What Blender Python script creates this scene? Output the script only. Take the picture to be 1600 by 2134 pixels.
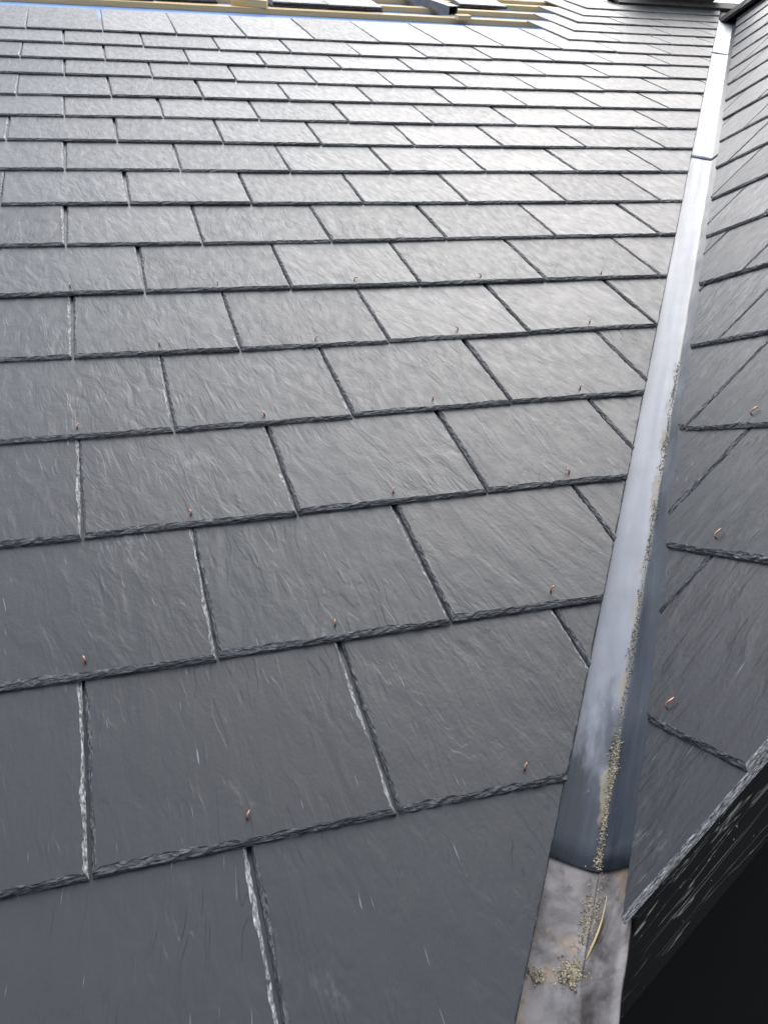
import bpy, bmesh, math, random
from mathutils import Vector, Matrix

# ------------------------------------------------------------------ scene, camera, sky, sun
for o in list(bpy.data.objects):
    bpy.data.objects.remove(o, do_unlink=True)
scene = bpy.context.scene
COL = scene.collection
R = math.radians
rnd = random.Random(11)

cam_d = bpy.data.cameras.new("camera")
cam = bpy.data.objects.new("camera", cam_d)
COL.objects.link(cam)
scene.camera = cam
cam_d.sensor_fit = 'VERTICAL'
cam_d.sensor_height = 36.0
cam_d.sensor_width = 27.0
cam_d.lens = 1878.36 / 2134 * 36.0
cam_d.clip_start = 0.02
cam_d.clip_end = 3000
cr = Vector((0.95783411, -0.27585009, -0.08037746))
cu = -Vector((-0.09974327, -0.05688479, -0.99338583))
cb = -Vector((0.26945332, 0.95951594, -0.08200038))
cm = Matrix.Identity(4)
for i in range(3):
    cm[i][0], cm[i][1], cm[i][2] = cr[i], cu[i], cb[i]
cm[0][3], cm[1][3], cm[2][3] = 0.0709728, -0.87885436, 0.39261004
cam.matrix_world = cm

SUN_AZ = R(37)        # clockwise from +Y towards +X
SUN_EL = R(53)
world = bpy.data.worlds.new("World")
scene.world = world
world.use_nodes = True
wn, wl = world.node_tree.nodes, world.node_tree.links
wn.clear()
w_out = wn.new('ShaderNodeOutputWorld')
w_bg = wn.new('ShaderNodeBackground')
w_sky = wn.new('ShaderNodeTexSky')
w_sky.sky_type = 'NISHITA'
w_sky.sun_disc = False
w_sky.sun_elevation = SUN_EL
w_sky.sun_rotation = SUN_AZ
w_sky.altitude = 50
w_sky.air_density = 1.0
w_sky.dust_density = 4.5
w_sky.ozone_density = 1.0
w_hsv = wn.new('ShaderNodeHueSaturation')
w_hsv.inputs['Saturation'].default_value = 0.45
w_tc = wn.new('ShaderNodeTexCoord')
w_map = wn.new('ShaderNodeMapping')
w_map.inputs['Scale'].default_value = (1.0, 1.0, 2.2)
w_no = wn.new('ShaderNodeTexNoise')
w_no.inputs['Scale'].default_value = 2.3
w_no.inputs['Detail'].default_value = 3
w_no.inputs['Roughness'].default_value = 0.55
w_rp = wn.new('ShaderNodeMapRange')
w_rp.inputs['From Min'].default_value = 0.30
w_rp.inputs['From Max'].default_value = 0.58
w_mul = wn.new('ShaderNodeMix')
w_mul.data_type = 'RGBA'
w_mul.blend_type = 'MULTIPLY'
w_mul.inputs['Factor'].default_value = 1.0
w_mul.inputs['B'].default_value = (0.5, 0.5, 0.5, 1)
w_cl = wn.new('ShaderNodeMix')
w_cl.data_type = 'RGBA'
w_cl.blend_type = 'ADD'
w_cl.inputs['Factor'].default_value = 1.0
w_mix = wn.new('ShaderNodeMix')
w_mix.data_type = 'RGBA'
wl.new(w_tc.outputs['Generated'], w_map.inputs['Vector'])
wl.new(w_map.outputs['Vector'], w_no.inputs['Vector'])
wl.new(w_no.outputs['Fac'], w_rp.inputs['Value'])
wl.new(w_sky.outputs['Color'], w_hsv.inputs['Color'])
wl.new(w_hsv.outputs['Color'], w_mul.inputs['A'])
wl.new(w_rp.outputs['Result'], w_mix.inputs['Factor'])
wl.new(w_hsv.outputs['Color'], w_mix.inputs['A'])
# overcast sky: darker towards the horizon than overhead
w_sep = wn.new('ShaderNodeSeparateXYZ')
wl.new(w_tc.outputs['Generated'], w_sep.inputs[0])
w_gr = wn.new('ShaderNodeMapRange')
w_gr.inputs['From Min'].default_value = 0.0
w_gr.inputs['From Max'].default_value = 1.0
w_gr.inputs['To Min'].default_value = 0.18
w_gr.inputs['To Max'].default_value = 1.0
wl.new(w_sep.outputs[2], w_gr.inputs['Value'])
w_cc = wn.new('ShaderNodeMix')
w_cc.data_type = 'RGBA'
w_cc.blend_type = 'MULTIPLY'
w_cc.inputs['Factor'].default_value = 1.0
w_cc.inputs['A'].default_value = (13.2, 14.1, 15.7, 1)     # thin white cloud
wl.new(w_gr.outputs['Result'], w_cc.inputs['B'])
wl.new(w_cc.outputs['Result'], w_cl.inputs['B'])
wl.new(w_mul.outputs['Result'], w_cl.inputs['A'])
wl.new(w_cl.outputs['Result'], w_mix.inputs['B'])
wl.new(w_mix.outputs['Result'], w_bg.inputs['Color'])
w_bg.inputs['Strength'].default_value = 0.15
wl.new(w_bg.outputs['Background'], w_out.inputs['Surface'])

sun_d = bpy.data.lights.new("sun", 'SUN')
sun_d.energy = 0.72
sun_d.angle = R(48)
sun_d.color = (1.0, 0.99, 0.97)
sun = bpy.data.objects.new("sun", sun_d)
COL.objects.link(sun)
to_sun = Vector((math.sin(SUN_AZ) * math.cos(SUN_EL), math.cos(SUN_AZ) * math.cos(SUN_EL), math.sin(SUN_EL)))
sun.rotation_euler = to_sun.to_track_quat('Z', 'Y').to_euler()
sun.location = (6, 6, 9)

vs = scene.view_settings
vs.view_transform = 'Standard'
vs.look = 'None'
vs.exposure = 0.28
vs.gamma = 1.0
vs.use_curve_mapping = False
scene.cycles.max_bounces = 4
scene.cycles.diffuse_bounces = 2
scene.cycles.glossy_bounces = 3

# ------------------------------------------------------------------ node helpers
class NT:
    def __init__(self, name):
        self.m = bpy.data.materials.new(name)
        self.m.use_nodes = True
        self.t = self.m.node_tree
        self.n = self.t.nodes
        self.n.clear()
        self.out = self.n.new('ShaderNodeOutputMaterial')
        self.b = self.n.new('ShaderNodeBsdfPrincipled')
        self.t.links.new(self.b.outputs['BSDF'], self.out.inputs['Surface'])

    def put(self, sock, v):
        if isinstance(v, (int, float)):
            sock.default_value = v
        elif isinstance(v, (tuple, list)):
            if len(v) == 3 and len(sock.default_value) == 4:
                v = tuple(v) + (1,)
            sock.default_value = v
        else:
            self.t.links.new(v, sock)

    def coord(self, out='Object'):
        return self.n.new('ShaderNodeTexCoord').outputs[out]

    def rand(self):
        return self.n.new('ShaderNodeObjectInfo').outputs['Random']

    def math(self, op, a, b=0.0, c=None, clamp=False):
        n = self.n.new('ShaderNodeMath')
        n.operation = op
        n.use_clamp = clamp
        self.put(n.inputs[0], a)
        self.put(n.inputs[1], b)
        if c is not None:
            self.put(n.inputs[2], c)
        return n.outputs[0]

    def vmath(self, op, a, b):
        n = self.n.new('ShaderNodeVectorMath')
        n.operation = op
        self.put(n.inputs[0], a)
        if op == 'SCALE':
            self.put(n.inputs['Scale'], b)
        else:
            self.put(n.inputs[1], b)
        return n.outputs[0]

    def mapping(self, v, scale=(1, 1, 1), rot=(0, 0, 0), loc=(0, 0, 0)):
        n = self.n.new('ShaderNodeMapping')
        self.put(n.inputs['Vector'], v)
        self.put(n.inputs['Scale'], scale)
        self.put(n.inputs['Rotation'], rot)
        self.put(n.inputs['Location'], loc)
        return n.outputs[0]

    def noise(self, v, scale=5, detail=3, rough=0.5, dist=0.0):
        n = self.n.new('ShaderNodeTexNoise')
        self.put(n.inputs['Vector'], v)
        self.put(n.inputs['Scale'], scale)
        self.put(n.inputs['Detail'], detail)
        self.put(n.inputs['Roughness'], rough)
        self.put(n.inputs['Distortion'], dist)
        return n.outputs['Fac']

    def rng(self, v, a, b, c=0.0, d=1.0, smooth=False):
        n = self.n.new('ShaderNodeMapRange')
        if smooth:
            n.interpolation_type = 'SMOOTHSTEP'
        self.put(n.inputs['Value'], v)
        self.put(n.inputs['From Min'], a)
        self.put(n.inputs['From Max'], b)
        self.put(n.inputs['To Min'], c)
        self.put(n.inputs['To Max'], d)
        return n.outputs['Result']

    def mix(self, f, a, b):
        n = self.n.new('ShaderNodeMix')
        n.data_type = 'RGBA'
        self.put(n.inputs['Factor'], f)
        self.put(n.inputs[6], a)
        self.put(n.inputs[7], b)
        return n.outputs[2]

    def bump(self, h, strength=1.0, dist=0.001, normal=None):
        n = self.n.new('ShaderNodeBump')
        self.put(n.inputs['Height'], h)
        self.put(n.inputs['Strength'], strength)
        self.put(n.inputs['Distance'], dist)
        if normal is not None:
            self.put(n.inputs['Normal'], normal)
        return n.outputs['Normal']

    def done(self, color, rough, metal=0.0, normal=None, spec=None):
        self.put(self.b.inputs['Base Color'], color)
        self.put(self.b.inputs['Roughness'], rough)
        self.put(self.b.inputs['Metallic'], metal)
        if normal is not None:
            self.put(self.b.inputs['Normal'], normal)
        if spec is not None:
            self.put(self.b.inputs['Specular IOR Level'], spec)
        return self.m


def offset_coord(t):
    r = t.rand()
    comb = t.n.new('ShaderNodeCombineXYZ')
    t.put(comb.inputs[0], t.math('MULTIPLY', r, 37.0))
    t.put(comb.inputs[1], t.math('MULTIPLY', r, 91.0))
    t.put(comb.inputs[2], t.math('MULTIPLY', r, 53.0))
    return t.vmath('ADD', t.coord(), comb.outputs[0]), r


def mat_slate():
    t = NT("riven_slate")
    v, r = offset_coord(t)
    r2 = t.math('FRACT', t.math('MULTIPLY', r, 17.31))
    r3 = t.math('FRACT', t.math('MULTIPLY', r, 53.77))
    r4 = t.math('FRACT', t.math('MULTIPLY', r, 131.3))
    ang = t.n.new('ShaderNodeCombineXYZ')
    t.put(ang.inputs[2], t.rng(r2, 0, 1, R(-11), R(7)))
    vr = t.mapping(v, (1, 1, 1), ang.outputs[0])
    # cleavage steps: thin broken lines that run down the slate
    big = t.noise(t.mapping(vr, (19, 3.2, 10)), 1.0, 3.0, 0.55, 0.2)
    lv = t.math('MULTIPLY', big, t.rng(r3, 0, 1, 9.0, 16.0))
    st = t.rng(t.math('FRACT', lv), 0.0, 0.2, 0, 1, True)
    terr = t.math('ADD', t.math('FLOOR', lv), st)
    patch = t.rng(t.noise(v, 9.0, 2, 0.5), 0.40, 0.60, 0.0, 1.0, True)
    n1 = t.bump(terr, t.math('MULTIPLY', patch, t.rng(r2, 0, 1, 0.4, 1.0)), 0.00055)
    # riven ripples
    rip = t.noise(t.mapping(vr, (38, 12, 40)), 1.0, 3, 0.52, 0.5)
    amp = t.math('MULTIPLY', t.rng(t.noise(v, 4.0, 1, 0.5), 0.35, 0.65, 0.45, 1.0), t.rng(r4, 0, 1, 0.6, 1.0))
    n2 = t.bump(rip, amp, 0.0039, n1)
    fine = t.noise(t.mapping(vr, (210, 150, 200)), 1.0, 1, 0.6)
    n3 = t.bump(fine, 0.4, 0.0006, n2)
    # colour
    base = t.mix(t.noise(v, 7, 2, 0.6), (0.010, 0.0116, 0.0142), (0.020, 0.0222, 0.0258))
    base = t.mix(t.rng(r3, 0, 1, 0.0, 0.6), base, (0.027, 0.0262, 0.0295))
    base = t.mix(t.rng(r4, 0.6, 1, 0.0, 0.5), base, (0.018, 0.0225, 0.025))
    scr = t.rng(t.noise(t.mapping(vr, (330, 14, 200)), 1.0, 2, 0.5), 0.715, 0.78, 0, 0.5, True)
    base = t.mix(scr, base, (0.30, 0.31, 0.32))
    chk = t.math('MULTIPLY', t.rng(t.noise(v, 5.0, 2, 0.5), 0.635, 0.74, 0, 1, True),
                 t.rng(t.noise(t.mapping(vr, (130, 36, 100)), 1.0, 3, 0.7), 0.46, 0.70, 0, 0.65, True))
    base = t.mix(chk, base, (0.24, 0.24, 0.24))
    rough = t.rng(t.noise(t.mapping(vr, (60, 22, 20)), 1.0, 2, 0.6), 0.3, 0.7, 0.37, 0.46)
    rough = t.math('ADD', rough, t.rng(r2, 0, 1, -0.02, 0.035))
    rough = t.math('ADD', rough, t.math('MULTIPLY', chk, 0.3))
    return t.done(base, rough, 0.0, n3, 0.38)


def mat_edge(name="chipped_slate_edge", c1=(0.02, 0.0215, 0.025), c2=(0.13, 0.135, 0.14), lo=0.42):
    t = NT(name)
    v, r = offset_coord(t)
    n = t.noise(t.mapping(v, (110, 110, 700)), 1.0, 3, 0.65)
    n2 = t.noise(t.mapping(v, (60, 60, 420)), 1.0, 2, 0.6)
    col = t.mix(t.rng(n, lo, 0.68), c1, c2)
    nb = t.bump(n2, 1.0, 0.006)
    nb = t.bump(n, 0.9, 0.0022, nb)
    return t.done(col, 0.5, 0.0, nb, 0.5)


def crease_dirt(t, v, col, width=0.006, lo=0.40):
    """tan silt dried along the crease (local x = distance from it, y = up the valley)"""
    sep = t.n.new('ShaderNodeSeparateXYZ')
    t.put(sep.inputs[0], v)
    d = t.math('ABSOLUTE', t.math('ADD', sep.outputs[0], t.rng(t.noise(v, 25, 3, 0.6), 0.3, 0.7, -0.004, 0.004)))
    m = t.rng(d, width * 0.5, width, 1, 0, True)
    low = t.rng(sep.outputs[1], 0.7, 1.25, 1, 0)
    m = t.math('MULTIPLY', t.math('MULTIPLY', m, low), t.rng(t.noise(t.mapping(v, (20, 12, 20)), 1.0, 4, 0.6), lo + 0.06, lo + 0.22, 0, 0.6, True))
    return t.mix(m, col, (0.26, 0.22, 0.14)), m


def mat_sheet():
    t = NT("grey_metal_sheet")
    v = t.coord()
    sep = t.n.new('ShaderNodeSeparateXYZ')
    t.put(sep.inputs[0], v)
    streak = t.noise(t.mapping(v, (60, 2.2, 60)), 1.0, 3, 0.6)
    cloud = t.noise(t.mapping(v, (26, 7, 20)), 1.0, 4, 0.62)
    # pale oxide bloom over darker bare metal; dark reflection painted into lower end
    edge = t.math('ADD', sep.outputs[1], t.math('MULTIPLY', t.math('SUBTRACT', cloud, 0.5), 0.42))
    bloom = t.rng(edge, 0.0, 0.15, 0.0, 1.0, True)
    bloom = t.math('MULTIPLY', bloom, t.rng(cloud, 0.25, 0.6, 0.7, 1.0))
    # right-hand face's dim reflection painted in: bloom cut off at the fold
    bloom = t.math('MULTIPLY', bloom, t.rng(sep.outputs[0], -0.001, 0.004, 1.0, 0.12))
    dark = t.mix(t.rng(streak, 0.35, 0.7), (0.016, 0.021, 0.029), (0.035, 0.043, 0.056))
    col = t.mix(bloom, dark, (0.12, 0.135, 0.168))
    spot = t.rng(t.noise(v, 210, 2, 0.5), 0.70, 0.76, 0, 0.5, True)
    col = t.mix(spot, col, (0.07, 0.08, 0.09))
    bl = t.rng(t.noise(t.mapping(v, (420, 60, 300)), 1.0, 2, 0.5), 0.75, 0.79, 0, 0.5, True)
    col = t.mix(bl, col, (0.5, 0.52, 0.56))
    col, dm = crease_dirt(t, v, col)
    ro = t.math('ADD', t.rng(bloom, 0, 1, 0.28, 0.42), t.rng(streak, 0.3, 0.7, -0.04, 0.04))
    ro = t.math('ADD', ro, t.math('MULTIPLY', dm, 0.4))
    nb = t.bump(t.noise(v, 14, 2, 0.5), 0.35, 0.003)
    nb = t.bump(streak, 0.2, 0.001, nb)
    met = t.math('MULTIPLY', t.math('SUBTRACT', 1.0, dm), 0.12)
    return t.done(col, ro, met, nb, t.rng(bloom, 0, 1, 0.32, 0.75))


def mat_lead():
    t = NT("patinated_lead")
    v = t.coord()
    a = t.noise(v, 26, 5, 0.62, 0.5)
    b = t.noise(t.mapping(v, (1, 1, 1), (0, 0, 0), (3, 7, 1)), 17, 4, 0.6, 0.8)
    col = t.mix(t.rng(a, 0.35, 0.65), (0.060, 0.053, 0.050), (0.20, 0.182, 0.178))
    col = t.mix(t.rng(b, 0.52, 0.68, 0, 0.75, True), col, (0.22, 0.145, 0.08))
    col = t.mix(t.rng(t.noise(v, 60, 4, 0.6), 0.58, 0.74, 0, 0.7, True), col, (0.04, 0.04, 0.05))
    col, dm = crease_dirt(t, v, col, 0.009, 0.42)
    nb = t.bump(t.noise(v, 22, 3, 0.5), 0.8, 0.006)
    nb = t.bump(t.noise(v, 160, 3, 0.6), 0.3, 0.0008, nb)
    return t.done(col, t.rng(a, 0.3, 0.7, 0.34, 0.5), 0.3, nb)


def mat_board():
    t = NT("black_painted_board")
    v = t.coord()
    g = t.noise(t.mapping(v, (90, 2.2, 90)), 1.0, 4, 0.55, 0.5)
    line = t.rng(t.math('ABSOLUTE', t.math('SUBTRACT', t.noise(t.mapping(v, (60, 3.5, 100)), 1.0, 3, 0.55, 0.6), 0.52)), 0.0, 0.012, 1, 0, True)
    keep = t.rng(t.noise(t.mapping(v, (30, 9, 40), (0, 0, 0), (4, 2, 9)), 1.0, 3, 0.5), 0.36, 0.46, 0, 1, True)
    line = t.math('MULTIPLY', line, keep)
    speck = t.rng(t.noise(v, 170, 2, 0.5), 0.73, 0.77, 0, 0.8, True)
    m = t.math('MAXIMUM', line, speck)
    col = t.mix(m, (0.006, 0.006, 0.0065), (0.24, 0.235, 0.22))
    nb = t.bump(g, 0.6, 0.0015)
    nb = t.bump(line, 0.6, 0.001, nb)
    return t.done(col, 0.36, 0.0, nb, 0.3)


def mat_plain(name, c1, c2, scale=8, rough=0.6, bumpd=0.0, metal=0.0, stretch=(1, 1, 1), spec=0.5):
    t = NT(name)
    v, r = offset_coord(t)
    n = t.noise(t.mapping(v, stretch), scale, 4, 0.6)
    nb = t.bump(n, 0.6, bumpd) if bumpd else None
    return t.done(t.mix(t.rng(n, 0.3, 0.7), c1, c2), rough, metal, nb, spec)


SLATE = mat_slate()
EDGE = mat_edge()
PALE = mat_edge("sunlit_slate_edge", (0.05, 0.05, 0.052), (0.50, 0.50, 0.49), 0.36)  # right-hand edges: sunlight painted in as a paler copy of the edge
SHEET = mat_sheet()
LEAD = mat_lead()
BOARD = mat_board()
COPPER = mat_plain("copper", (0.20, 0.09, 0.06), (0.70, 0.38, 0.27), 500, 0.35, 0.0, 0.9)
PINE = mat_plain("sawn_pine", (0.60, 0.42, 0.19), (0.76, 0.57, 0.30), 6, 0.7, 0.001, 0.0, (1.2, 25, 25), 0.3)
BLUE = mat_plain("blue_roof_membrane", (0.16, 0.28, 0.55), (0.20, 0.34, 0.62), 30, 0.55, 0.001)
DARK = mat_plain("shade_black_wall", (0.004, 0.004, 0.004), (0.006, 0.006, 0.006), 5, 0.7, 0.0, 0.0, (1, 1, 1), 0.15)  # gable wall: deep shade put into a near-black base colour
RIDGE = mat_plain("dark_ridge_clay", (0.022, 0.020, 0.017), (0.05, 0.045, 0.036), 14, 0.6, 0.002)
STEEL = mat_plain("dull_steel", (0.16, 0.165, 0.175), (0.26, 0.265, 0.28), 20, 0.45, 0.0, 0.8)
GRIT = None
STRAW = mat_plain("dry_straw", (0.42, 0.32, 0.14), (0.60, 0.48, 0.25), 90, 0.6)
RENDER = mat_plain("grey_render", (0.30, 0.29, 0.27), (0.38, 0.37, 0.34), 20, 0.9, 0.002)
GRASS = mat_plain("paved_ground", (0.06, 0.058, 0.055), (0.11, 0.108, 0.10), 1.5, 0.95)


def mat_grit():
    t = NT("sandy_grit")
    v = t.coord()
    n = t.noise(v, 420, 2, 0.5)
    c = t.mix(t.rng(n, 0.38, 0.6), (0.10, 0.085, 0.06), (0.44, 0.38, 0.27))
    c = t.mix(t.rng(t.noise(v, 260, 1, 0.5), 0.6, 0.68, 0, 1), c, (0.12, 0.11, 0.06))
    return t.done(c, 0.85)


GRIT = mat_grit()

# ------------------------------------------------------------------ object helpers
def link(name, me, parent=None):
    o = bpy.data.objects.new(name, me)
    COL.objects.link(o)
    if parent is not None:
        o.parent = parent
    return o


def tag(o, label, cat, group=None):
    o['label'] = label
    o['category'] = cat
    if group:
        o['group'] = group
    return o


def mesh(name, verts, faces, mats, midx=None, smooth=False):
    me = bpy.data.meshes.new(name)
    me.from_pydata([tuple(v) for v in verts], [], faces)
    for m in mats:
        me.materials.append(m)
    if midx:
        me.polygons.foreach_set('material_index', midx)
    if smooth:
        me.polygons.foreach_set('use_smooth', [True] * len(me.polygons))
    me.update()
    return me


def box_mesh(name, lo, hi, mat, bevel=0.0):
    bm = bmesh.new()
    bmesh.ops.create_cube(bm, size=1.0)
    for v in bm.verts:
        v.co = Vector([lo[i] + (v.co[i] + 0.5) * (hi[i] - lo[i]) for i in range(3)])
    if bevel:
        bmesh.ops.bevel(bm, geom=list(bm.edges), offset=bevel, segments=2, affect='EDGES', profile=0.6)
    me = bpy.data.meshes.new(name)
    bm.to_mesh(me)
    bm.free()
    me.materials.append(mat)
    return me


def tube(pts, radii, n=6):
    verts, faces = [], []
    k = len(pts)
    for i, p in enumerate(pts):
        p = Vector(p)
        d = (Vector(pts[min(i + 1, k - 1)]) - Vector(pts[max(i - 1, 0)])).normalized()
        a = d.cross(Vector((0.31, 0.2, 0.93))).normalized()
        b = d.cross(a)
        for j in range(n):
            q = 2 * math.pi * j / n
            verts.append(p + (a * math.cos(q) + b * math.sin(q)) * radii[i])
    for i in range(k - 1):
        for j in range(n):
            j2 = (j + 1) % n
            faces.append((i * n + j, i * n + j2, (i + 1) * n + j2, (i + 1) * n + j))
    faces.append(tuple(range(n - 1, -1, -1)))
    faces.append(tuple((k - 1) * n + j for j in range(n)))
    return verts, faces


# ------------------------------------------------------------------ roof geometry
TH, PH = 0.6012401, 0.6870417          # pitches of the main roof and of the wing
W, G, GD = 0.30, 0.25426, 0.24951      # slate width, gauges
LEN, T = 0.55, 0.0075
X0, B0 = 0.553764, 0.071577
P0 = Vector((X0, 0, 0))
VD = Vector((1 / math.tan(PH), 1 / math.tan(TH), 1)).normalized()
NM = Vector((0, -math.sin(TH), math.cos(TH)))
ND = Vector((-math.sin(PH), 0, math.cos(PH)))
SM, SD = VD.cross(NM), VD.cross(ND)
E2M = Vector((0, math.cos(TH), math.sin(TH)))
E2D = Vector((math.cos(PH), 0, math.sin(PH)))
ALPHA = T / G

main_roof = tag(link("main_roof", None), "large glossy grey slate roof slope filling the left of the picture", "roof")
main_roof.rotation_euler = (TH, 0, 0)
wing_roof = tag(link("wing_roof", None), "darker slate roof slope of the gabled wing, right of the metal valley", "roof")
wm = Matrix.Identity(4)
for i in range(3):
    wm[i][0], wm[i][1], wm[i][2], wm[i][3] = (0, -1, 0)[i], E2D[i], ND[i], P0[i]
wing_roof.matrix_world = wm


def main_off(x, s):      # distance from the valley crease within the main slope, negative = left
    return (Vector((x, 0, 0)) + E2M * s - P0).dot(SM)


def main_t(x, s):
    return (Vector((x, 0, 0)) + E2M * s - P0).dot(VD)


def wing_off(a, b):
    return (Vector((0, -a, 0)) + E2D * b).dot(SD)


def wing_t(a, b):
    return (Vector((0, -a, 0)) + E2D * b).dot(VD)


def clip(poly, f):       # keep f(p) >= 0
    out = []
    n = len(poly)
    for i in range(n):
        p, q = poly[i], poly[(i + 1) % n]
        fp, fq = f(p), f(q)
        if fp >= 0:
            out.append(p)
        if (fp >= 0) != (fq >= 0):
            k = fp / (fp - fq)
            out.append((p[0] + (q[0] - p[0]) * k, p[1] + (q[1] - p[1]) * k))
    return out


def slate_mesh(poly, seed, step=0.009, verge=None, pale=True):
    """a slate with chipped, dressed edges; poly is CCW in its own plane, tail along y = 0"""
    rr = random.Random(seed)
    n = len(poly)
    area = sum(poly[i][0] * poly[(i + 1) % n][1] - poly[(i + 1) % n][0] * poly[i][1] for i in range(n))
    if area < 0:
        poly = poly[::-1]
    pts = []             # (pos, inward normal, base inset)
    for i in range(n):
        a, b = Vector(poly[i]), Vector(poly[(i + 1) % n])
        d = b - a
        L = d.length
        if L < 1e-6:
            continue
        d /= L
        nor = Vector((-d.y, d.x))
        vertical, tail = abs(d.x) < 0.12, abs(d.y) < 0.12 and min(a.y, b.y) < 0.05
        base = 0.0068 if tail else (0.0046 if vertical else 0.0022)
        if verge is not None and vertical and a.x > verge and b.x > verge:
            base = 0.0024
        hidden = min(a.y, b.y) > 0.4
        k = max(1, int(L / (0.05 if hidden else step)))
        for j in range(k):
            f = j / k
            y = a.y + (b.y - a.y) * f
            if vertical and y > 0.36 and j % 5 and j:
                continue
            pts.append([a + d * (L * f), nor, base, j == 0, i, tail])
    m = len(pts)
    # smooth chips
    low = [rr.random() for _ in range(m // 4 + 3)]
    prevn = {}
    for i in range(m):
        prevn[i] = pts[i - 1]
    verts, rings = [], 4
    R0, R1, R2, R3 = [], [], [], []
    for i, (p, nor, base, corner, ei, tail) in enumerate(pts):
        f = i / 4.0
        l = low[int(f)] * (1 - f % 1) + low[int(f) + 1] * (f % 1)
        ins = base * (0.45 + 0.75 * l + 0.35 * rr.random())
        jit = base * 0.22
        dirn = nor
        if corner:
            pn = prevn[i]
            dirn = nor + pn[1] * (pn[2] / base if base else 1)
            dirn = dirn * 0.9
        R0.append(Vector((p.x, p.y, 0)) + Vector((dirn.x, dirn.y, 0)) * (ins * 0.05))
        q = p + dirn * (jit * rr.random())
        R1.append(Vector((q.x, q.y, T * (0.30 + 0.2 * rr.random()))))
        q = p + dirn * (ins * (0.35 + 0.4 * rr.random()))
        R2.append(Vector((q.x, q.y, T * (0.66 + 0.22 * rr.random()))))
        q = p + dirn * ins
        R3.append(Vector((q.x, q.y, T)))
    verts = R0 + R1 + R2 + R3
    faces, mi = [], []
    for r in range(3):
        for i in range(m):
            j = (i + 1) % m
            faces.append((r * m + i, r * m + j, (r + 1) * m + j, (r + 1) * m + i))
            mi.append(2 if pale and pts[i][1].x < -0.9 else 1)
    faces.append(tuple(3 * m + i for i in range(m)))
    mi.append(0)
    faces.append(tuple(range(m - 1, -1, -1)))
    mi.append(0)
    return mesh("slate", verts, faces, [SLATE, EDGE, PALE], mi)


GAP = 0.0028
FULL = [slate_mesh([(-(W - GAP) / 2, 0), ((W - GAP) / 2, 0), ((W - GAP) / 2, LEN), (-(W - GAP) / 2, LEN)], 100 + i) for i in range(10)]

FULL_WING = [slate_mesh([(-(W - GAP) / 2, 0), ((W - GAP) / 2, 0), ((W - GAP) / 2, LEN), (-(W - GAP) / 2, LEN)], 300 + i, pale=False) for i in range(6)]

# copper rivet pin, bent over on the tail of a slate
def rivet_mesh(L, lean):
    v, f = tube([(0, 0, -0.004), (0, 0, 0.0028), (0.0012 * lean, 0.0022, 0.0052), (0.004 * lean, 0.45 * L, 0.0058), (0.006 * lean, L, 0.0046)],
                [0.0013, 0.0013, 0.0013, 0.0012, 0.0010], 6)
    return mesh("rivet", v, f, [COPPER], None, True)


RIVETS = [rivet_mesh(0.007, 0.6), rivet_mesh(0.008, -0.3), rivet_mesh(0.006, 1.0), rivet_mesh(0.0075, 0.2)]
WRIVET = rivet_mesh(0.013, 0.8)

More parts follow.
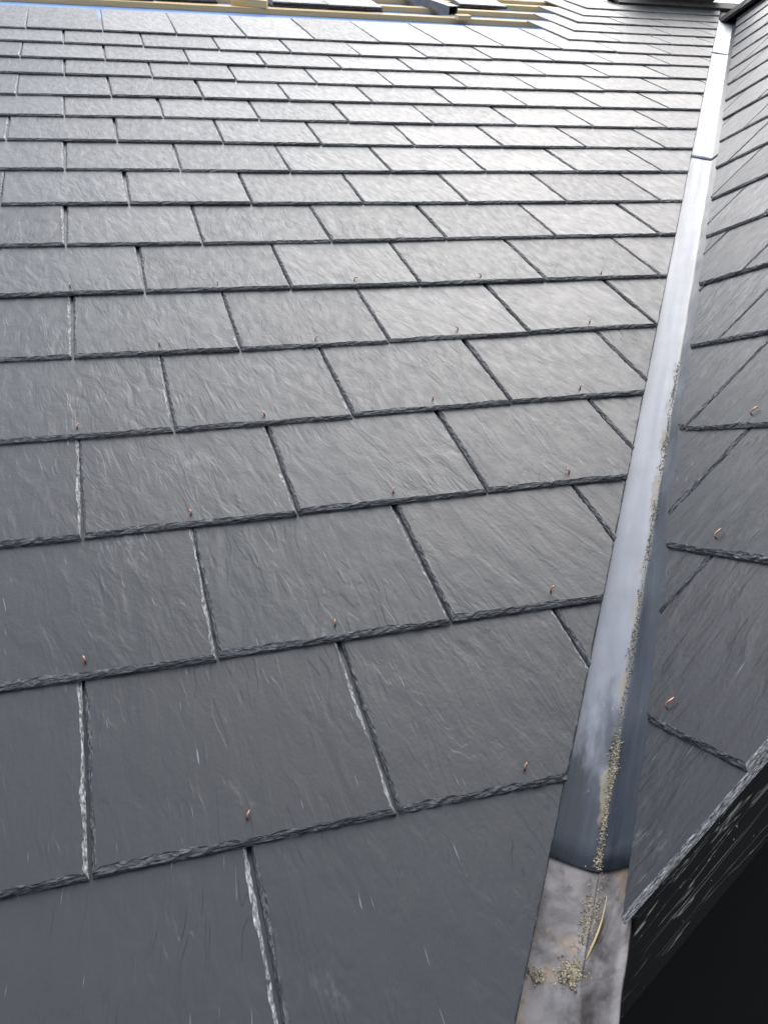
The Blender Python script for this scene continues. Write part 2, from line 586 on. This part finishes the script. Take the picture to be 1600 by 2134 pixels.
# measured departures of the joints from the ideal grid (in slate widths and gauges)
DEV = {(1, 0.0): (0.002, -0.014), (1, 1.0): (0.019, 0.001), (2, 0.5): (0.014, -0.023), (2, 1.5): (0.018, 0.011), (3, 0.0): (0.019, -0.02), (3, 1.0): (0.017, 0.005), (3, 2.0): (0.02, 0.03), (4, 0.5): (0.008, -0.038), (4, 1.5): (0.009, -0.026), (4, 2.5): (-0.005, 0.015), (5, 0.0): (0.002, 0.002), (5, 1.0): (-0.001, -0.013), (5, 2.0): (-0.027, -0.014), (5, 3.0): (-0.017, 0.026), (5, 4.0): (-0.02, 0.039), (6, 0.5): (-0.016, 0.045), (6, 1.5): (-0.007, 0.015), (6, 2.5): (-0.039, 0.004), (6, 3.5): (-0.023, 0.005), (7, 0.0): (-0.022, 0.04), (7, 1.0): (-0.026, 0.012), (7, 2.0): (-0.012, -0.004), (7, 3.0): (-0.04, 0.011), (7, 4.0): (-0.045, 0.004), (8, 0.5): (-0.017, 0.051), (8, 1.5): (-0.009, 0.024), (8, 2.5): (-0.025, -0.002), (8, 3.5): (-0.05, -0.014), (8, 4.5): (-0.053, -0.01), (9, 0.0): (-0.013, 0.061), (9, 1.0): (-0.015, 0.037), (9, 2.0): (-0.009, -0.005), (9, 3.0): (-0.025, 0.0), (9, 4.0): (-0.039, 0.005), (10, 0.5): (-0.025, 0.067), (10, 1.5): (-0.011, 0.035), (10, 2.5): (-0.021, -0.002), (10, 3.5): (-0.025, -0.023), (11, 0.0): (-0.002, 0.036), (11, 1.0): (-0.017, 0.048), (11, 2.0): (-0.009, 0.015), (11, 3.0): (-0.024, -0.025), (11, 4.0): (-0.042, -0.049), (11, 5.0): (-0.018, -0.029), (11, 6.0): (-0.026, -0.059), (12, -0.5): (0.017, -0.036), (12, 0.5): (-0.003, 0.001), (12, 1.5): (-0.004, 0.011), (12, 2.5): (-0.019, -0.033), (12, 3.5): (-0.024, -0.034), (12, 4.5): (-0.015, -0.038), (12, 5.5): (-0.022, -0.049), (12, 6.5): (0.016, -0.034), (12, 7.5): (0.029, 0.001), (13, 0.0): (0.013, 0.087), (13, 1.0): (0.007, 0.069), (13, 2.0): (-0.008, -0.039), (13, 3.0): (-0.013, -0.072), (13, 4.0): (-0.018, -0.085), (13, 6.0): (-0.025, -0.044), (13, 7.0): (0.025, 0.006), (13, 8.0): (0.058, 0.08), (14, -0.5): (0.011, 0.011), (14, 0.5): (0.001, 0.01), (14, 1.5): (0.025, -0.024), (14, 2.5): (0.005, -0.044), (14, 3.5): (0.009, -0.067), (14, 6.5): (-0.005, -0.06), (14, 7.5): (0.017, -0.012), (14, 8.5): (0.071, 0.086), (15, 0.0): (0.016, 0.048), (15, 1.0): (0.025, -0.007), (15, 2.0): (0.016, -0.076), (15, 3.0): (-0.005, -0.089), (15, 4.0): (-0.013, -0.108), (15, 7.0): (0.044, 0.049), (15, 8.0): (0.05, 0.039), (15, 9.0): (0.09, 0.101), (16, -0.5): (0.041, -0.018), (16, 0.5): (0.04, 0.045), (16, 1.5): (0.04, -0.012), (16, 7.5): (0.093, 0.099), (16, 8.5): (0.056, 0.047), (16, 9.5): (0.05, -0.006), (17, 8.0): (0.076, 0.032), (18, 8.5): (0.068, 0.006), (19, 9.0): (0.054, 0.014), (20, 9.5): (0.021, -0.116), (21, 10.0): (0.019, -0.117)}


def dev(k, u):
    if (k, u) in DEV:
        return DEV[(k, u)]
    near = [(abs(uu - u), d) for (kk, uu), d in DEV.items() if kk == k]
    base = min(near)[1] if near else (0.0, 0.0)
    rr = random.Random(int(k * 1000 + u * 10))
    return (base[0] * 0.8 + rr.uniform(-0.006, 0.006), base[1] * 0.85 + rr.uniform(-0.012, 0.012))


def place_slate(parent, cx, s, width, ang, poly, seed, rivet=None, verge=None):
    """poly None = whole slate (shared mesh); otherwise a cut piece of its own"""
    rr = random.Random(seed)
    lot = FULL if parent is main_roof else FULL_WING
    me = lot[rr.randrange(len(lot))] if poly is None else slate_mesh(poly, seed, 0.009, verge, parent is main_roof or verge is not None)
    o = link("slate", me, parent)
    lift = rr.uniform(0, 0.0012)
    o.location = (cx, s, lift)
    o.rotation_euler = (-ALPHA + rr.uniform(-0.0025, 0.002), rr.uniform(-0.0028, 0.0028), ang)
    if poly is None:
        o.scale = (width / W, 1, 1)
    if rivet is not None:
        q = link("rivet", rivet, o)
        q.location = (rr.uniform(-0.002, 0.006), 0.023 + rr.uniform(-0.004, 0.005), T)
        q.rotation_euler = (0, 0, rr.uniform(-0.35, 0.25))
    return o


def main_cut(p):
    x, s = p
    return -0.044 - 0.0068 * max(0.0, main_t(x, s)) - main_off(x, s)


RIDGE_S = 21.35 * G
count = 0
for k in range(-1, 22):
    par = 0.0 if k % 2 else 0.5
    left = -6.0 + par
    if k >= 17:
        left = 8.0 + (k - 17) * 0.5
    u = left
    while True:
        wide = 2 if (k == 0 and u == 0.5) else 1
        dl, dr = dev(k, u), dev(k, u + 1)
        xl, xr = (u + dl[0]) * W, (u + wide + dr[0]) * W
        sl, sr = (k - 1 + dl[1]) * G, (k - 1 + dr[1]) * G
        cx, s = (xl + xr) / 2, (sl + sr) / 2
        width = xr - xl
        ang = max(-0.012, min(0.012, 0.6 * math.atan2(sr - sl, width)))
        hw = (width - GAP) / 2
        ca, sa = math.cos(ang), math.sin(ang)
        f = lambda p: main_cut((cx + p[0] * ca - p[1] * sa, s + p[0] * sa + p[1] * ca))
        top = min(LEN, RIDGE_S + 0.0 - s) if k >= 20 else LEN
        rect = [(-hw, 0), (hw, 0), (hw, top), (-hw, top)]
        poly = clip(rect, f)
        if len(poly) < 3:
            break
        lowest = min(q[1] for q in poly)
        if lowest > G * 1.15:            # nothing of it would show
            break
        whole = all(f(p) >= 0 for p in rect) and top == LEN
        riv = None
        if k <= 6 and -1.2 < u and whole:
            riv = RIVETS[(k * 7 + int(u * 3)) % 4]
        elif k <= 6 and poly and f((0.03, 0.05)) > 0:
            riv = RIVETS[(k * 5 + int(u * 3)) % 4]
        place_slate(main_roof, cx, s, width, ang, None if whole else poly, int(5000 + k * 100 + u * 2), riv)
        count += 1
        u += wide

# wing slates: a = -Y, b = distance up the slope
VERGE_A = 0.166


def wing_cut(p):
    a, b = p
    return wing_off(a, b) - max(0.031, 0.046 - 0.022 * max(0.0, wing_t(a, b)))


WING_TOP = 4.44
for n in range(-1, 18):
    s = B0 + n * GD
    jy = 0.139 + 0.163 * n
    while jy > -0.10:
        jy -= 0.298
    joints = [-VERGE_A]
    y = jy + 0.298
    if y + VERGE_A < 0.14:
        y += 0.298
    if n == -1:
        y = 0.4
    while y < 4.4:
        joints.append(y + rnd.uniform(-0.004, 0.004))
        y += 0.298
    joints.append(y)
    for i in range(len(joints) - 1):
        yl, yr = joints[i], joints[i + 1]
        cx, width = -(yl + yr) / 2, yr - yl
        hw = (width - 0.0035) / 2
        top = min(LEN, WING_TOP - s)
        if top < 0.05:
            break
        s2 = s + rnd.uniform(-0.003, 0.003)
        f = lambda p: wing_cut((cx + p[0], s2 + p[1]))
        rect = [(-hw, 0), (hw, 0), (hw, top), (-hw, top)]
        poly = clip(rect, f)
        if len(poly) < 3 or min(q[1] for q in poly) > GD * 1.15:
            continue
        whole = i > 0 and all(f(p) >= 0 for p in rect) and top == LEN and abs(width - W) < 0.02
        riv = WRIVET if (n <= 3 and f((0, 0.04)) > 0) else None
        place_slate(wing_roof, cx, s2, width, 0.0, None if whole else poly, int(9000 + n * 60 + i), riv, (hw - 0.01) if i == 0 else None)

# underlay of both slopes, battens still showing where the slating is unfinished
ux = lambda s: (P0 + VD * (s * math.cos(TH) / VD.y)).x
s0, s1 = -0.52, RIDGE_S
v = [(-2.4, s0, -0.046), (ux(s0) - 0.09, s0, -0.046), (ux(s1) - 0.09, s1, -0.046), (-2.4, s1, -0.046)]
v += [(p[0], p[1], -0.062) for p in v]
link("underlay", mesh("underlay", v, [(0, 1, 2, 3), (7, 6, 5, 4), (0, 4, 5, 1), (1, 5, 6, 2), (2, 6, 7, 3), (3, 7, 4, 0)], [BLUE]), main_roof)
for k in range(17, 22):
    s = (k - 1 + 2.42) * G
    if s > RIDGE_S - 0.05:
        s = RIDGE_S - 0.06
    bx = box_mesh("batten", (-2.4, s - 0.025, -0.0455), (8.9 * W + (k - 17) * 0.5 * W, s + 0.025, -0.0195), PINE, 0.0015)
    b = link("batten", bx, main_roof)
    b.rotation_euler = (0, 0, rnd.uniform(-0.0015, 0.0015))
# wing underlay
yv = lambda b: (VD * (b * math.sin(PH) / VD.z)).y
b0, b1 = -0.085, WING_TOP
v = [(0.085, b0, -0.046), (0.085, b1, -0.046), (-yv(b1) - 0.02, b1, -0.046), (-yv(b0) - 0.02, b0, -0.046)]
v += [(p[0], p[1], -0.062) for p in v]
link("underlay", mesh("underlay", v, [(0, 1, 2, 3), (7, 6, 5, 4), (0, 4, 5, 1), (1, 5, 6, 2), (2, 6, 7, 3), (3, 7, 4, 0)], [BLUE]), wing_roof)
# bargeboard under the verge, following the slope
v = []
bb = [(-0.19, 0), (WING_TOP, 0)]
prof = [(0.130, -0.0025), (0.154, -0.0025), (0.156, -0.006), (0.156, -0.072), (0.153, -0.076), (0.130, -0.076)]
vb, fb = [], []
NB = 60
BSTART = -0.074
for i in range(NB + 1):
    b = BSTART + (WING_TOP - BSTART) * i / NB
    for (a, h) in prof:
        if i == 0:
            vb.append((a, b + h * 1.5, h))
            continue
        vb.append((a + rnd.uniform(-0.0006, 0.0006), b, h + rnd.uniform(-0.0005, 0.0005)))
m = len(prof)
for i in range(NB):
    for j in range(m):
        j2 = (j + 1) % m
        fb.append((i * m + j, i * m + j2, (i + 1) * m + j2, (i + 1) * m + j))
fb.append(tuple(range(m)))
fb.append(tuple(NB * m + j for j in range(m - 1, -1, -1)))
bo = link("bargeboard", mesh("bargeboard", vb, fb, [BOARD]), wing_roof)
bo['label'] = "black scratched bargeboard under the slate verge"

# rear slopes (unseen from here) so that the roofs are closed
def slope(name, parent, pts):
    link(name, mesh(name, pts, [tuple(range(len(pts)))], [SLATE]), parent)


inv_m, inv_w = Matrix.Rotation(-TH, 4, 'X'), wm.inverted()
rz, ry = RIDGE_S * math.sin(TH), RIDGE_S * math.cos(TH)
slope("rear_slope", main_roof, [inv_m @ Vector(p) for p in ((-2.4, ry, rz - .05), (8.2, ry, rz - .05), (8.2, ry * 2, -.1), (-2.4, ry * 2, -.1))])
wx, wz = X0 + WING_TOP * math.cos(PH), WING_TOP * math.sin(PH)
slope("rear_slope", wing_roof, [inv_w @ Vector(p) for p in ((wx, -0.16, wz - .03), (2 * wx - X0, -0.16, -.03), (2 * wx - X0, 4.2, -.03), (wx, 4.2, wz - .03))])

# ridge tiles of the wing
def ridge_tile_mesh(L):
    pv, pf = [], []
    sec = [(-0.12, -0.092), (-0.05, -0.022), (0, 0.0), (0.05, -0.022), (0.12, -0.092), (0.108, -0.105), (0.045, -0.04), (0, -0.02), (-0.045, -0.04), (-0.108, -0.105)]
    for y in (0, L):
        for (x, z) in sec:
            pv.append((x, y, z))
    k = len(sec)
    for j in range(k):
        j2 = (j + 1) % k
        pf.append((j, j2, k + j2, k + j))
    pf.append(tuple(range(k - 1, -1, -1)))
    pf.append(tuple(range(k, 2 * k)))
    return mesh("ridge_tile", pv, pf, [RIDGE])


RT = ridge_tile_mesh(0.445)
y = -0.15
while y < 4.1:
    o = link("ridge_tile", RT, wing_roof)
    o.matrix_local = inv_w @ Matrix.Translation((wx, y, wz + 0.055 + rnd.uniform(-.003, .003)))
    y += 0.45
# plain dark ridge cap along the finished part of the main ridge
x = 3.35
while x < 5.6:
    o = link("ridge_tile", RT, main_roof)
    o.matrix_local = inv_m @ Matrix.Translation((x + 0.445, ry, rz + 0.028)) @ Matrix.Rotation(R(90), 4, 'Z')
    x += 0.45

# ------------------------------------------------------------------ valley
valley = tag(link("valley_gutter", None), "long bluish grey metal valley gutter between the two slate slopes", "gutter")
fm = Matrix.Identity(4)      # local y runs up the valley
for i in range(3):
    fm[i][0], fm[i][1], fm[i][2], fm[i][3] = SM[i], VD[i], NM[i], P0[i]
valley.matrix_world = fm


def sheet_section(h, wl, wr):
    """points across the V in world space at t = 0, h below the slate tails"""
    A = Matrix((NM, ND, VD))
    c = A.inverted() @ Vector((h, h, 0))
    return c


def valley_sheet(name, t0, t1, h, wl, wr, mat, th=0.0011, steps=40, wave=0.0, label=None, wr_fn=None, sag=None):
    c = sheet_section(h, wl, wr)
    across = [-wl, -wl * 0.7, -wl * 0.42, -wl * 0.2, -0.006, -0.002, 0, 0.002, 0.006, wr * 0.18, wr * 0.5, wr * 0.78, wr]
    vs_, fs = [], []
    rr = random.Random(name + str(t0))
    inv = fm.inverted()
    ph = [rr.uniform(0, 6.28) for _ in range(8)]
    n = len(across)
    for layer in (0, 1):
        for i in range(steps + 1):
            t = t0 + (t1 - t0) * i / steps
            for a in across:
                lim = wr_fn(t) if wr_fn else wr
                a2 = a * lim / wr if a > 0 else a
                if a2 <= 0:
                    p = P0 + c + VD * t + SM * a2 + NM * 0
                    nn = NM
                else:
                    p = P0 + c + VD * t + SD * a2
                    nn = ND
                # slightly rounded crease and dressed-by-hand waviness
                up = (NM + ND).normalized()
                p = p + up * (0.0012 * math.exp(-(a2 / 0.003) ** 2))
                wv = wave * (math.sin(t * 23 + ph[0] + a2 * 30) + 0.6 * math.sin(t * 51 + ph[1] - a2 * 60) + 0.5 * math.sin(t * 9 + ph[2]))
                p = p + nn * wv
                if sag:
                    p = p + nn * sag(t, a2)
                if i == 0:
                    p = p + VD * rr.uniform(-0.001, 0.001)
                p = p - nn * (th * layer)
                vs_.append(inv @ p)
    N = (steps + 1) * n
    for i in range(steps):
        for j in range(n - 1):
            q = (i * n + j, i * n + j + 1, (i + 1) * n + j + 1, (i + 1) * n + j)
            fs.append(q)
            fs.append(tuple(N + z for z in reversed(q)))
    for j in range(n - 1):
        fs.append((j, N + j, N + j + 1, j + 1))
        e = steps * n
        fs.append((e + j, e + j + 1, N + e + j + 1, N + e + j))
    for i in range(steps):
        fs.append((i * n, (i + 1) * n, N + (i + 1) * n, N + i * n))
        e = n - 1
        fs.append((i * n + e, N + i * n + e, N + (i + 1) * n + e, (i + 1) * n + e))
    o = link(name, mesh(name, vs_, fs, [mat], None, True), valley)
    if label:
        o['label'] = label
    return o


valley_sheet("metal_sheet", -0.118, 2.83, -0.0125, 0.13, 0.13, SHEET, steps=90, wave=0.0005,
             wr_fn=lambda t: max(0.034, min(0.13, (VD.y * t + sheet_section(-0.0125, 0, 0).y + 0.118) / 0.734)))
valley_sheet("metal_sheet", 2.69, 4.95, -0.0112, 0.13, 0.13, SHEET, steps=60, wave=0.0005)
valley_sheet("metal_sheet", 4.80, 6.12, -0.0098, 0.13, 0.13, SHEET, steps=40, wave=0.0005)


def foot_wr(t):
    return 0.075


def foot_sag(t, a):
    g = 0.010 * math.exp(-((t + 0.285) / 0.03) ** 2 - ((a + 0.012) / 0.03) ** 2)
    return -g + 0.004 * math.exp(-((t + 0.25) / 0.02) ** 2 - ((a - 0.03) / 0.02) ** 2) - max(0.0, -0.36 - t) * 0.25


valley_sheet("lead_foot", -0.56, 0.06, -0.0158, 0.12, 0.12, LEAD, th=0.0022, steps=70, wave=0.0008,
             label="brownish patinated lead at the foot of the valley", wr_fn=lambda t: max(0.048, min(0.12, (VD.y * t + sheet_section(-0.0158, 0, 0)  .y + 0.122) / 0.734)), sag=foot_sag)
# dark lead saddle where the wing ridge dies into the main roof
sp = P0 + VD * 6.12
valley_sheet("saddle", 6.02, 6.42, -0.008, 0.10, 0.05, RIDGE, th=0.004, steps=10, wave=0.001)

# ------------------------------------------------------------------ grit and straw in the valley
def valley_point(t, a, h):
    c = sheet_section(h, 0, 0)
    return P0 + c + VD * t + (SM if a <= 0 else SD) * a


def grains(name, spots, label, mat):
    bm_v, bm_f = [], []
    rr = random.Random(name)
    for (p, nrm, sz) in spots:
        a = Vector((rr.uniform(-1, 1), rr.uniform(-1, 1), rr.uniform(-1, 1))).normalized()
        b = a.orthogonal().normalized()
        c = a.cross(b)
        i0 = len(bm_v)
        sx, sy, sz_ = sz * rr.uniform(.7, 1.5), sz * rr.uniform(.6, 1.1), sz * rr.uniform(.5, 1.0)
        for d in (a * sx, -a * sx, b * sy, -b * sy, c * sz_, -c * sz_):
            bm_v.append(p + d + nrm * sz * 0.4)
        for f in ((0, 2, 4), (2, 1, 4), (1, 3, 4), (3, 0, 4), (2, 0, 5), (1, 2, 5), (3, 1, 5), (0, 3, 5)):
            bm_f.append(tuple(i0 + z for z in f))
    o = link(name, mesh(name, bm_v, bm_f, [mat]))
    tag(o, label, "debris")
    o['kind'] = 'stuff'
    return o


UP = (NM + ND).normalized()
spots = []
for i in range(6500):
    t = rnd.choice([rnd.uniform(-0.23, -0.1), rnd.uniform(-0.20, 0.02), rnd.uniform(-0.12, 0.06), rnd.uniform(-0.1, 1.0), rnd.uniform(0.05, 1.1)])
    dens = 0.25 + 0.75 * abs(math.sin(t * 13 + 1.1) * math.sin(t * 31 + 0.4))
    if rnd.random() > dens:
        continue
    if -0.145 < t < -0.125 and rnd.random() < 0.7:
        continue
    wdt = 0.0023 + 0.0010 * math.sin(t * 37) + (0.002 if t < -0.12 else 0)
    a = rnd.gauss(-0.0008, wdt)
    h = -0.0125 if t > -0.117 else -0.0158
    spots.append((valley_point(t, a, h) + UP * 0.0008, NM if a < 0 else ND, rnd.uniform(0.0005, 0.0013)))
grains("valley_grit", spots, "thin line of sandy grit along the crease of the valley", GRIT)
spots = []
for i in range(1300):
    q, rad = rnd.uniform(0, 6.283), abs(rnd.gauss(0, 0.55))
    lob = 1 + 0.35 * math.sin(q * 2 + 0.6) + 0.25 * math.sin(q * 5 + 2)
    t = -0.228 + 0.014 * rad * lob * math.sin(q)
    a = -0.009 + 0.010 * rad * lob * math.cos(q) - 0.1 * (t + 0.228)
    spots.append((valley_point(t, a, -0.0158) + UP * (0.0005 + 0.0025 * max(0, 0.8 - rad)), NM, rnd.uniform(0.0005, 0.0015)))
grains("moss_clump", spots, "tan clump of grit and moss on the lead at the valley foot", GRIT)
spots = []
for i in range(90):
    t = -0.243 + rnd.gauss(0, 0.004)
    a = -0.041 + rnd.gauss(0, 0.004)
    spots.append((valley_point(t, a, -0.0158) + NM * abs(rnd.gauss(0, 0.0015)), NM, rnd.uniform(0.0006, 0.0018)))
grains("moss_crumbs", spots, "few brown crumbs at the left edge of the lead foot", GRIT)

pts = [valley_point(-0.212 + 0.062 * f, 0.003 + 0.016 * f + 0.004 * math.sin(f * 3.1), -0.0158) + ND * (0.0022 + 0.003 * f) for f in [i / 10 for i in range(11)]]
sv, sf = tube(pts, [0.0007, 0.0010, 0.0012, 0.0012, 0.0011, 0.0010, 0.0007, 0.0006, 0.0005, 0.0003, 0.0002], 6)
tag(link("straw", mesh("straw", sv, sf, [STRAW], None, True)), "short dry straw lying on the lead at the valley foot", "straw")

# ------------------------------------------------------------------ things lying on the open battens
MR = Matrix.Rotation(TH, 4, 'X')
stacks = [(3.95, 19.55, 3, 0.0, "the pile left of the seam above the blue membrane"),
          (4.93, 19.53, 3, 0.01, "the pile right of the seam above the blue membrane"),
          (0.95, 19.45, 3, 0.015, "the leftmost pile on the battens at the top edge"),
          (2.02, 19.53, 3, 0.01, "the second pile from the left on the battens"),
          (7.75, 20.75, 2, -0.02, "the small pile beside the stepped slate edge on battens")]
for (u, vv, n, a, where) in stacks:
    for i in range(n):
        o = link("loose_slate", FULL[rnd.randrange(len(FULL))])
        o.matrix_world = MR @ Matrix.Translation((u * W + rnd.uniform(-.004, .004), (vv - 1) * G + rnd.uniform(-.006, .006), -0.0185 + i * (T + 0.0006))) @ Matrix.Rotation(a + rnd.uniform(-.01, .01), 4, 'Z')
        tag(o, (("bottom", "middle", "top")[i] if n == 3 else ("lower", "upper")[i]) + " slate of " + where, "slate", "spare slates piled on the battens")
# hollow steel section and an offcut of batten
bm = bmesh.new()
def rect_tube(L, w, h, t):
    vv, ff = [], []
    for y in (0, L):
        for (x, z) in ((-w / 2, 0), (w / 2, 0), (w / 2, h), (-w / 2, h), (-w / 2 + t, t), (w / 2 - t, t), (w / 2 - t, h - t), (-w / 2 + t, h - t)):
            vv.append((x, y, z))
    for j in range(4):
        j2 = (j + 1) % 4
        ff.append((j, j2, 8 + j2, 8 + j))
        ff.append((4 + j2, 4 + j, 12 + j, 12 + j2))
        ff.append((j2, j, 4 + j, 4 + j2))
        ff.append((8 + j, 8 + j2, 12 + j2, 12 + j))
    return vv, ff


vv, ff = rect_tube(0.5, 0.06, 0.045, 0.004)
o = link("steel_section", mesh("steel_section", vv, ff, [STEEL]))
o.matrix_world = MR @ Matrix.Translation((6.78 * W, 18.62 * G, -0.0185)) @ Matrix.Rotation(0.28, 4, 'Z')
tag(o, "hollow grey steel section lying up the slope across the battens", "metal tube")
o = link("timber_offcut", box_mesh("timber_offcut", (-0.04, -0.022, 0), (0.04, 0.022, 0.022), PINE, 0.002))
o.matrix_world = MR @ Matrix.Translation((6.85 * W, 18.2 * G, -0.0185)) @ Matrix.Rotation(0.1, 4, 'Z')
tag(o, "small timber offcut under the end of the steel section", "timber")
o = link("timber_offcut", box_mesh("timber_offcut", (-0.09, -0.03, 0), (0.09, 0.03, 0.035), PINE, 0.002))
o.matrix_world = MR @ Matrix.Translation((3.05 * W, 18.5 * G, -0.0185)) @ Matrix.Rotation(-0.3, 4, 'Z')
tag(o, "brown timber block between two slate piles at the top edge", "timber")

# dark pile on the ridge near the top of the valley
pile = tag(link("ridge_pile", None), "dark layered pile of slabs on the ridge near the valley top", "pile")
pile.location = (12.85 * W, ry - 0.02, rz + 0.055)
for i in range(9):
    wdt = 0.58 + rnd.uniform(-0.03, 0.03)
    s_ = link("slab", box_mesh("slab", (-wdt / 2, -0.14, 0), (wdt / 2, 0.14, 0.021), RIDGE, 0.003), pile)
    s_.location = (rnd.uniform(-0.015, 0.02), rnd.uniform(-0.01, 0.01), i * 0.0215)
    s_.rotation_euler = (0, 0, rnd.uniform(-0.02, 0.02))

# ------------------------------------------------------------------ walls and ground
gw = [(0.44, -0.10, -0.24), (0.52, -0.10, -0.135), (wx, -0.10, wz - 0.09), (2 * wx - X0 + 0.2, -0.10, -0.17), (2 * wx - X0 + 0.2, -0.10, -6), (0.44, -0.10, -6)]
gv = gw + [(p[0], p[1] + 0.12, p[2]) for p in gw]
n = len(gw)
gf = [tuple(range(n - 1, -1, -1)), tuple(range(n, 2 * n))] + [(i, (i + 1) % n, n + (i + 1) % n, n + i) for i in range(n)]
tag(link("gable_wall", mesh("gable_wall", gv, gf, [DARK])), "gable wall painted black as shade below the bargeboard at lower right", "wall")
tag(link("house_wall", box_mesh("house_wall", (-2.3, -0.12, -6), (0.35, 0.1, -0.45), RENDER)), "grey rendered house wall under the main roof eaves", "wall")
g = link("ground", mesh("ground", [(-600, -600, -6), (600, -600, -6), (600, 600, -6), (-600, 600, -6)], [(0, 1, 2, 3)], [GRASS]))
g['kind'] = 'structure'
print("slates main", count)
